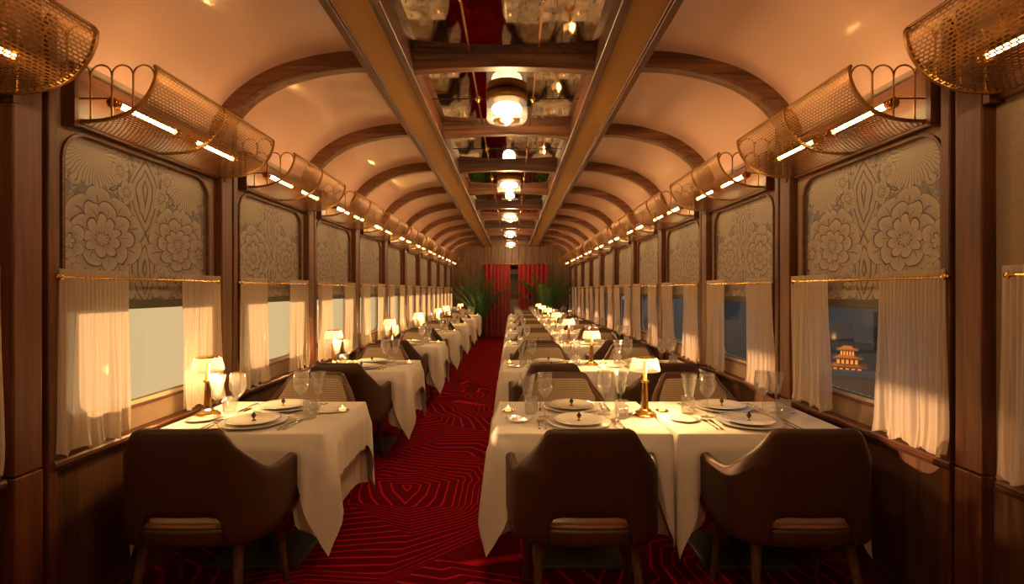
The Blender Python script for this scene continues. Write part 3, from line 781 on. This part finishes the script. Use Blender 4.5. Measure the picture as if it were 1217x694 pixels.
# ------------------------------------------------------------------ tables and cloths
def make_table(w, d):
    e = tag(empty('dining_table'), '', 'table')
    m = MB(); m.box(-w / 2 + .004, w / 2 - .004, -d / 2 + .004, d / 2 - .004, .722, .742); bevel(m.build('tabletop', M['leg'], e), .004, 1)
    m = MB(); m.box(-.04, .04, -.04, .04, .02, .722); bevel(m.build('pedestal', M['steel'], e), .006)
    m = MB(); m.box(-.24, .24, -.20, .20, 0, .022); bevel(m.build('base_plate', M['steel'], e), .006)
    return freeze(e)
def cloth(w, d, drop, tip, seed, out0, flare, seat_cut=False, open_left=True, open_right=True, ztop=.748, fold=1.0):
    """square cloth: flat top, hanging sides, pointed cascading corners"""
    rr = random.Random(seed); n = 56; rc = .018; m = MB(); per = []
    hx, hy = w / 2, d / 2
    sides = [((-hx, -hy), (hx, -hy), (0, -1)), ((hx, -hy), (hx, hy), (1, 0)), ((hx, hy), (-hx, hy), (0, 1)), ((-hx, hy), (-hx, -hy), (-1, 0))]
    for a, b, nn in sides:
        L = math.hypot(b[0] - a[0], b[1] - a[1])
        for i in range(n):
            t = i / n; t = .5 - .5 * math.cos(PI * t) if False else t
            x = lerp(a[0], b[0], t); y = lerp(a[1], b[1], t); dc = min(t, 1 - t) * L
            # normal blends through the corner
            k = max(0, 1 - dc / .05) * .5; first = t < .5
            other = {(0, -1): ((-1, 0), (1, 0)), (1, 0): ((0, -1), (0, 1)), (0, 1): ((1, 0), (-1, 0)), (-1, 0): ((0, 1), (0, -1))}[nn][0 if first else 1]
            nx = nn[0] * (1 - k) + other[0] * k; ny = nn[1] * (1 - k) + other[1] * k; q = math.hypot(nx, ny)
            per.append((x, y, nx / q, ny / q, dc, first, nn))
    N = len(per); lv = 12; p1, p2, p3 = [rr.uniform(0, 6) for _ in range(3)]
    rows = [[(x - nx * .02, y - ny * .02, ztop) for x, y, nx, ny, dc, f, nn in per], [(x - nx * .006, y - ny * .006, ztop) for x, y, nx, ny, dc, f, nn in per],
            [(x, y, ztop - .004) for x, y, nx, ny, dc, f, nn in per]]
    for l in range(1, lv + 1):
        t = l / lv; row = []
        for i, (x, y, nx, ny, dc, first, nn) in enumerate(per):
            side_open = not ((nn == (-1, 0) and not open_left) or (nn == (1, 0) and not open_right))
            near_closed = ((x < -hx + .2 and not open_left) or (x > hx - .2 and not open_right))
            dr = drop + (tip - drop) * max(0, 1 - dc / .105) ** 1.05
            dr += .006 * math.sin(i * .23 + p1)
            if seat_cut and nn[0] == 0: dr = lerp(.272, dr, sstep(.255, .31, abs(x)))
            fl = flare * max(0, 1 - dc / .16) ** 1.6 * t
            wav = fold * .028 * t * math.sin(dc * 62 + (p2 if first else p3)) * math.exp(-dc / .13) + fold * .004 * t * math.sin(i * .35 + p1) + .003 * t * math.sin(i * .12 + p2)
            o = out0 * min(1, t * 4) + fl + wav
            if not side_open: o = min(o, .006)
            ox, oy = nx * o, ny * o
            if near_closed and ((x < 0 and ox < 0) or (x > 0 and ox > 0)): ox = max(-.008, min(.008, ox))
            # cloth folds back along the side near the corner
            row.append((x + ox, y + oy, ztop - .004 - dr * t))
        rows.append(row)
    m.grid(rows, close_u=True)
    # top
    m.add(rows[0], [tuple(range(N))])
    return m

TW_L, TW_R, TD = .87, .865, .72
TABLES = []   # (row, kind, cx, cy, width)
CYS = [2.83 + 1.9 * i for i in range(7)]
KINDS = [('left', -1.355), ('aisle', .352), ('window', 1.243)]
ROW = ['front', 'second', 'third', 'fourth', 'fifth', 'sixth', 'last']
DESC = {'left': 'left-hand table', 'aisle': 'aisle-side right table', 'window': 'right window table'}
chair = make_chair(); tab = make_table(.855, TD)
M['under'] = plain('cream_under_linen', (.66, .59, .49), .85, 0, .05, 14, .2)
protos_c = {}
for kd, w in (('left', TW_L), ('aisle', TW_R), ('window', TW_R)):
    ol = kd != 'window'; orr = kd != 'aisle'
    a = tag(cloth(w - .03, TD - .03, .448, .50, 5 + len(kd), .006, .02, True, ol, orr, .746, .6).build('tablecloth', M['under']), '', 'tablecloth'); freeze(a)
    b = tag(cloth(w, TD, .235, .58, 15 + len(kd), .036, .055, False, ol, orr, .750, 1).build('table_overlay', M['cloth']), '', 'tablecloth'); freeze(b)
    protos_c[kd] = (a, b)
rr = random.Random(5)
for r, cy in enumerate(CYS):
    for kd, cx in KINDS:
        where = '%s row, %s' % (ROW[r], DESC[kd])
        put(tab, (cx, cy, 0), 0, 'square pedestal dining table under white linen, ' + where, 'pedestal dining tables')
        u, o = protos_c[kd]
        put(u, (cx, cy, 0), 0, 'white floor-length under-cloth of the ' + where, 'white linen under-cloths')
        put(o, (cx, cy, 0), 0, 'white linen overlay cloth with hanging pointed corners, ' + where, 'white linen overlays')
        dx = {'left': -.035, 'aisle': -.025, 'window': .02}[kd]
        j = 0 if r == 0 else rr.uniform(-.05, .05)
        put(chair, (cx + dx, cy - .425, 0), 0 + (0 if r == 0 else rr.uniform(-.04, .04)), 'brown leather tub chair, back to the camera, ' + where, 'brown tub chairs')
        put(chair, (cx + dx * .3, cy + .43, 0), PI + rr.uniform(-.05, .05), 'brown tub chair with woven inner back, facing the camera, ' + where, 'brown tub chairs')
TOP = .7505

# ------------------------------------------------------------------ table lamps
def make_lamp():
    e = tag(empty('table_lamp'), '', 'lamp')
    m = MB(); m.lathe([(.070, 0), (.070, .008), (.058, .014), (.058, .020), (.040, .026), (.034, .034), (.026, .040)], 8, smooth=False); m.build('base', M['brass'], e)
    m = MB(); m.lathe([(.024, .038), (.021, .06), (.015, .175), (.014, .185)], 8, smooth=False); m.build('stem', M['brass'], e)
    m = MB(); m.lathe([(.014, .183), (.024, .190), (.024, .196), (.012, .203), (.011, .30)], 16); m.build('collar', M['brass'], e)
    n = 64; rows = []
    for rad, z in ((.080, .250), (.081, .256), (.076, .285), (.068, .312), (.064, .320)):
        rows.append([(rad * (1 + .022 * (k % 2)) * math.cos(2 * PI * k / n), rad * (1 + .022 * (k % 2)) * math.sin(2 * PI * k / n), z) for k in range(n)])
    m = MB(); m.grid(rows, close_u=True, smooth=False); shade_o = m.build('pleated_shade', M['shade'], e)
    m = MB(); m.lathe([(.010, .325), (.054, .324), (.060, .321), (.060, .328), (.054, .331), (.010, .330)], 32); m.build('shade_ring', M['brass'], shade_o)
    return freeze(e)
lamp = make_lamp()
LX_L = [-1.70, -1.665, -1.60, -1.58, -1.53, -1.60, -1.45]
for r, cy in enumerate(CYS):
    put(lamp, (LX_L[r], cy + .0, TOP), .2, 'small brass table lamp with glowing pleated shade, %s row, left-hand table' % ROW[r], 'brass table lamps')
    put(lamp, (.742, cy + .0, TOP), .1, 'small brass table lamp with glowing pleated shade, %s row, between the two right-hand tables' % ROW[r], 'brass table lamps')
    for x in (LX_L[r], .742):
        l = bpy.data.lights.new('lamp_light', 'POINT'); l.energy = TABLE_LAMP_W; l.color = LAMP_COLOR; l.shadow_soft_size = .03
        o = bpy.data.objects.new('lamp_light', l); COL.objects.link(o); o.location = (x, cy - .0, TOP + .268 )
        o.location.y += 0; o.location.x += .03

# ------------------------------------------------------------------ place settings
def lathed(name, prof, mat, n=24, cat=None, smooth=True):
    m = MB(); m.lathe(prof, n, smooth); o = m.build(name, mat); tag(o, '', cat or name.replace('_', ' ')); return o
def shell_only(o, n, rows):
    return o
charger = lathed('charger_plate', [(0, .001), (.09, .001), (.10, .004), (.160, .013), (.168, .016), (.168, .018), (.160, .017), (.10, .009), (.09, .007), (0, .007)], M['porcelain'], 40, 'plate')
dinner = lathed('dinner_plate', [(0, .001), (.075, .001), (.083, .004), (.124, .015), (.134, .019), (.134, .021), (.122, .019), (.085, .010), (.075, .008), (0, .008)], M['porcelain'], 36, 'plate')
bread = lathed('bread_plate', [(0, .001), (.045, .001), (.075, .009), (.075, .011), (.045, .005), (0, .005)], M['porcelain'], 28, 'plate')
def glass_thing(name, bowl, stem, foot, bmat, n=20, facets=False):
    e = tag(empty(name), '', 'glass')
    m = MB(); rows = [[(r_ * math.cos(2 * PI * k / n), r_ * math.sin(2 * PI * k / n), z) for k in range(n)] for r_, z in bowl]
    m.grid(rows, close_u=True, smooth=not facets); m.build('bowl', bmat, e)
    if stem:
        m = MB(); m.lathe(stem, 10); m.build('stem', M['glass'], e)
        m = MB(); m.lathe(foot, 20); m.build('foot', M['glass'], e)
    return freeze(e)
wine = glass_thing('wine_glass', [(.001, .104), (.010, .108), (.028, .128), (.042, .155), (.0455, .178), (.043, .205), (.038, .243), (.0365, .244), (.041, .205), (.0435, .178), (.040, .156), (.026, .131), (.009, .112), (.001, .108)],
                   [(.0045, .002), (.0035, .03), (.0036, .085), (.006, .106)], [(.001, 0), (.036, 0), (.036, .0015), (.012, .004), (.004, .008)], M['glass'], 24)
goblet = glass_thing('fluted_goblet', [(.001, .112), (.010, .112), (.020, .116), (.025, .13), (.044, .236), (.042, .236), (.023, .132), (.018, .120), (.001, .117)],
                     [(.005, .002), (.0038, .05), (.0048, .09), (.008, .112)], [(.001, 0), (.034, 0), (.034, .0015), (.012, .004), (.004, .008)], M['glass'], 14, True)
tumbler = glass_thing('cut_tumbler', [(.001, 0), (.030, 0), (.034, .004), (.038, .05), (.0385, .096), (.0365, .096), (.036, .05), (.032, .014), (.001, .012)], None, None, M['cut'], 20)
def cutlery(kind):
    m = MB(); e = tag(empty('dinner_' + kind if kind != 'butter_knife' else kind), '', kind if kind == 'fork' else 'knife')
    def strip(pts, th=.002):
        rows = [[(-w, y, z), (w, y, z), (w, y, z + th), (-w, y, z + th)] for w, y, z in pts]
        q = MB(); q.grid(rows, close_u=True); q.add(rows[0], [(3, 2, 1, 0)]); q.add(rows[-1], [(0, 1, 2, 3)]); return q
    strip([(.006, -.10, .002), (.0065, -.09, .002), (.0035, -.05, .004), (.0028, .02, .004), (.004, .035, .004)]).build('handle', M['silver'], e)
    if kind == 'fork':
        q = strip([(.004, .035, .004), (.010, .050, .003), (.011, .068, .003)])
        for x in (-.009, -.003, .003, .009): q.box(x - .0017, x + .0017, .066, .105, .003, .005)
        q.build('tines', M['silver'], e)
    else:
        strip([(.004, .035, .003), (.0085, .045, .003), (.0095, .085, .003), (.006, .112, .003), (.001, .122, .003)], .0012).build('blade', M['silver'], e)
    return freeze(e)
fork = cutlery('fork'); knife = cutlery('knife')
e = tag(empty('diamond_marker'), '', 'place marker')
m = MB(); m.add([(0, -.002, .006), (.013, -.002, .026), (0, -.002, .046), (-.013, -.002, .026), (0, .002, .006), (.013, .002, .026), (0, .002, .046), (-.013, .002, .026)],
                [(0, 1, 2, 3), (7, 6, 5, 4), (0, 4, 5, 1), (1, 5, 6, 2), (2, 6, 7, 3), (3, 7, 4, 0)]); m.build('diamond_plaque', M['marker'], e)
m = MB(); m.lathe([(.012, 0), (.012, .002), (.003, .006), (.002, .012)], 10); m.build('stand', M['brass_dark'], e)
marker = freeze(e)
e = tag(empty('tealight'), '', 'candle')
m = MB(); m.lathe([(0, 0), (.030, 0), (.038, .006), (.036, .007), (.028, .003), (0, .003)], 24); m.build('saucer', M['brass'], e)
m = MB(); m.lathe([(.018, .003), (.021, .02), (.019, .021), (0, .017)], 18); wax_o = m.build('wax', M['wax'], e)
m = MB(); m.lathe([(.001, .017), (.004, .022), (.003, .03), (.0005, .037)], 8); m.build('flame', M['flame'], wax_o)
tealight = freeze(e)
HANG = {'n': 'near', 'f': 'far'}
for r, cy in enumerate(CYS):
    for kd, cx in KINDS:
        where = '%s row, %s' % (ROW[r], DESC[kd])
        mir = -1 if kd == 'left' else 1
        put(tealight, (cx + (-.375 * mir), cy + .10, TOP), 0, 'lit tealight on a small brass saucer, ' + where, 'lit tealights')
        for seat in ('near', 'far'):
            q = 1 if seat == 'near' else -1; rz = 0 if q == 1 else PI
            def P(x, y, z=0): return (cx + q * x, cy + q * y, TOP + z)
            def J(a=.006): return rr.uniform(-a, a)
            lab = ', %s seat, %s' % (seat, where)
            put(charger, P(0, -.172), rz, 'large white charger plate' + lab, 'white charger plates')
            put(dinner, P(0, -.172, .0085), rz, 'white dinner plate stacked on the charger' + lab, 'white dinner plates')
            put(wine, P(.165 + J(), .035 + J()), rz, 'tall clear wine glass' + lab, 'wine glasses')
            put(goblet, P(.262 + J(), .045 + J()), rz, 'tall fluted V-shaped water goblet' + lab, 'fluted goblets')
            put(tumbler, P(.245 + J(), -.05 + J()), rz, 'short cut-glass tumbler' + lab, 'cut-glass tumblers')
            if r < 6: put(marker, P(.0, -.172, .0175), rz, 'dark diamond marker on plate' + lab, 'diamond place markers')
            if r < 4:
                put(bread, P(-.315, -.10), rz, 'small white bread plate' + lab, 'bread plates')
                put(fork, P(-.185, -.20), rz + J(.05), 'silver fork beside the charger' + lab, 'silver forks')
                put(fork, P(-.212, -.195), rz + J(.05), 'outer silver fork' + lab, 'silver forks')
                put(knife, P(.185, -.205), rz + J(.05), 'silver knife beside the charger' + lab, 'silver knives')
                put(knife, P(.215, -.20), rz + J(.08), 'outer silver knife' + lab, 'silver knives')

# ------------------------------------------------------------------ palms at the end
def palm(x, y, h, label, seed):
    rr = random.Random(seed); e = tag(empty('potted_palm', (x, y, 0)), label, 'plant', 'potted palms by the end doorway')
    m = MB(); m.lathe([(.12, 0), (.15, .02), (.19, .38), (.20, .40), (.18, .40), (.17, .36), (0, .36)], 20); m.build('pot', M['pot'], e)
    nf = 22
    for i in range(nf):
        a = i * 2.399; el = lerp(1.50, .95, i / nf); L = (h - .4) * rr.uniform(.72, 1.0) * lerp(1, .85, i / nf); m = MB(); pts = []
        d = Vector((math.cos(a), math.sin(a) * .45, 0)); p = Vector((0, 0, .36)); n = 14
        for k in range(n + 1):
            t = k / n; ang = el - .95 * t * t * rr.uniform(.9, 1.05)
            pts.append(p.copy()); p = p + (d * math.cos(ang) + Vector((0, 0, 1)) * math.sin(ang)) * (L / n)
        m.tube(pts, [lerp(.008, .002, k / n) for k in range(n + 1)], 5)
        for k in range(2, n + 1):
            for sub in (0, .5):
                if k == n and sub: continue
                c = pts[k] if not sub else (pts[k] + pts[k + 1]) / 2
                tdir = (pts[min(k + 1, n)] - pts[k - 1]).normalized(); side = tdir.cross(Vector((0, 0, 1))).normalized()
                ll = .26 * math.sin(PI * min(1, (k + sub - 1) / (n - .5))) ** .6 + .04
                for s in (-1, 1):
                    dr = (tdir * .75 + side * s * .8 + Vector((0, 0, -.05))).normalized(); wv = tdir * .017
                    q1 = c + dr * ll * .45; q2 = c + dr * ll + Vector((0, 0, -.10 * ll))
                    m.add([c, q1 + wv, q2, q1 - wv], [(0, 1, 2, 3)])
        m.build('frond', M['palm'], e)
palm(-.98, 15.35, 2.30, 'tall feathery potted palm left of the red curtains', 4)
palm(1.05, 15.35, 2.45, 'tall feathery potted palm right of the red curtains', 9)

# ------------------------------------------------------------------ dusk town outside the right-hand windows
GZ = -14.5
hill_m = plain('dusk_hill', (.03, .05, .095), .9); grd_m = plain('dusk_ground', (.03, .035, .045), .9)
bl_m = plain('dusk_stone', (.10, .10, .12), .8); bar_m = plain('blue_grey_wall', (.035, .05, .09), .8); roof_m = plain('temple_roof_tiles', (.20, .10, .05), .6); lit_m = glow('lit_hall_front', (1, .36, .06), .45, (.5, .2, .05)); pale_m = plain('pale_pillars', (.30, .27, .25), .8)
m = MB(); m.box(12, 600, -200, 900, GZ - 1, GZ); struct(m.build('ground_dusk_plain', grd_m))
rr = random.Random(2)
m = MB(); rows = []
for i in range(60):
    a = math.radians(lerp(5, 88, i / 59)); r0 = 300; h = 2 + 14 * abs(math.sin(i * .37)) + 8 * abs(math.sin(i * .9 + 1))
    rows.append([(r0 * math.cos(a), r0 * math.sin(a), GZ), ((r0 + 25) * math.cos(a), (r0 + 25) * math.sin(a), GZ + h * .8), ((r0 + 50) * math.cos(a), (r0 + 50) * math.sin(a), GZ + h), ((r0 + 120) * math.cos(a), (r0 + 120) * math.sin(a), GZ)])
m.grid(rows); struct(m.build('hills_dusk', hill_m))
AX = Vector((60, 90, 0)).normalized()          # towards the temple
def at_dir(deg, dist):                          # deg measured from the carriage axis to the right
    a = math.radians(deg); return Vector((math.sin(a) * dist, math.cos(a) * dist, GZ))
def hip_roof(mb, w, d, z, h, over=.5):
    W2, D2 = w / 2 + over, d / 2 + over
    rows = []
    for k, zz in ((1.06, z + .25), (1.0, z), (.62, z + h * .45), (.38, z + h)):
        rows.append([(-W2 * k, -D2 * k, zz), (W2 * k, -D2 * k, zz), (W2 * k, D2 * k, zz), (-W2 * k, D2 * k, zz)])
    mb.grid(rows, close_u=True, smooth=False); mb.add(rows[-1], [(0, 1, 2, 3)])
def hall(name, deg, dist, w, d, h, tiers, label, group=None):
    c = at_dir(deg, dist); e = tag(empty(name, c, -math.radians(deg)), label, 'building', group)
    z = 0; ww, dd = w, d
    for i in range(tiers):
        if tiers > 1: ww = (9.4, 4.4, 3.3, 2.1)[i]; dd = (4.0, 3.4, 2.6, 1.7)[i]
        m = MB(); m.box(-ww / 2, ww / 2, -dd / 2, dd / 2, z, z + h); m.build('wall', bl_m, e)
        for q in range(5):
            b = MB(); x = (-.4 + .2 * q) * ww; b.box(x - ww * .06, x + ww * .06, -dd / 2 - .15, -dd / 2 + .1, z + h * .15, z + h * .85); b.build('lit_bay', lit_m, e)
        m = MB(); hip_roof(m, ww, dd, z + h, h * .75); m.build('roof', roof_m, e)
        z += h * 1.45
    return e
hall('temple_tower', 33.5, 108, 9.4, 4.0, 1.0, 4, 'tiered tower with upturned roofs glowing orange, outside the first right window')
gp = 'lit halls of the dusk town'
for i, (dg, ds, w) in enumerate(((29.2, 109, 4.0), (26.2, 109, 4.0), (37.8, 109, 4.0), (40.8, 109, 4.0), (43.8, 109, 4.0), (46.8, 109, 4.0), (23.2, 109, 4.0))):
    hall('lit_hall', dg, ds, w, 4, 1.5, 1, 'low hall with orange lit front in the dusk town, %s of the tiered tower' % ('far left', 'left', 'just right', 'right', 'further right', 'far right', 'leftmost')[(1, 0, 2, 3, 4, 5, 6)[i]], gp)
for i, (dg, ds, w, h) in enumerate(((36.5, 170, 6, 20), (38.3, 180, 8, 23), (34.8, 190, 5, 14), (30.5, 190, 7, 12), (25.8, 150, 8, 13))):
    c = at_dir(dg, ds); e = tag(empty('dark_tower_block', c, -math.radians(dg)), 'dark blue-grey block behind the lit halls, %s' % ('tall, right of the tiered tower', 'tallest, farthest right', 'slim, just right of the tiered tower', 'low, left of the tiered tower', 'farthest left')[i], 'building', 'dark blocks of the dusk town')
    m = MB(); m.box(-w / 2, w / 2, -3, 3, 0, h); m.build('wall', hill_m, e); m = MB(); hip_roof(m, w, 6, h, 3, .3); m.build('roof', hill_m, e)
e = struct(empty('wall_embankment', at_dir(34, 78), -math.radians(34)))
m = MB(); m.box(-60, 60, -1, 1, 0, 5.0); m.build('stone_wall', plain('dark_embankment', (.05, .045, .045), .8), e)
m = MB(); m.box(-60, 60, -1.3, 1.2, 5.0, 5.6); m.build('coping', bar_m, e)
e = tag(empty('balustrade', (6.0, 4, -.62)), 'pale balustrade of small rounded posts beside the track, outside the right windows', 'balustrade')
m = MB(); m.box(-.08, .08, 0, 26, -.25, 0); m.build('plinth', bar_m, e)
pm = None
for i in range(130):
    if pm is None:
        m = MB(); m.lathe([(.035, 0), (.05, .08), (.03, .18), (.045, .26), (.025, .30), (0, .32)], 10); pm = m.build('baluster', pale_m, e); o = pm
    else: o = pm.copy(); COL.objects.link(o)
    o.location = (0, .1 + .2 * i, 0)
for i, (dg, ds, w) in enumerate(((33.3, 101, 1), (30, 106, 1), (36.5, 105, 1))):
    c = at_dir(dg, ds); l = bpy.data.lights.new('flood_light', 'POINT'); l.energy = 1500; l.color = (1, .45, .12); l.shadow_soft_size = .5
    o = bpy.data.objects.new('flood_light', l); COL.objects.link(o); o.location = (c.x, c.y, GZ + 9)
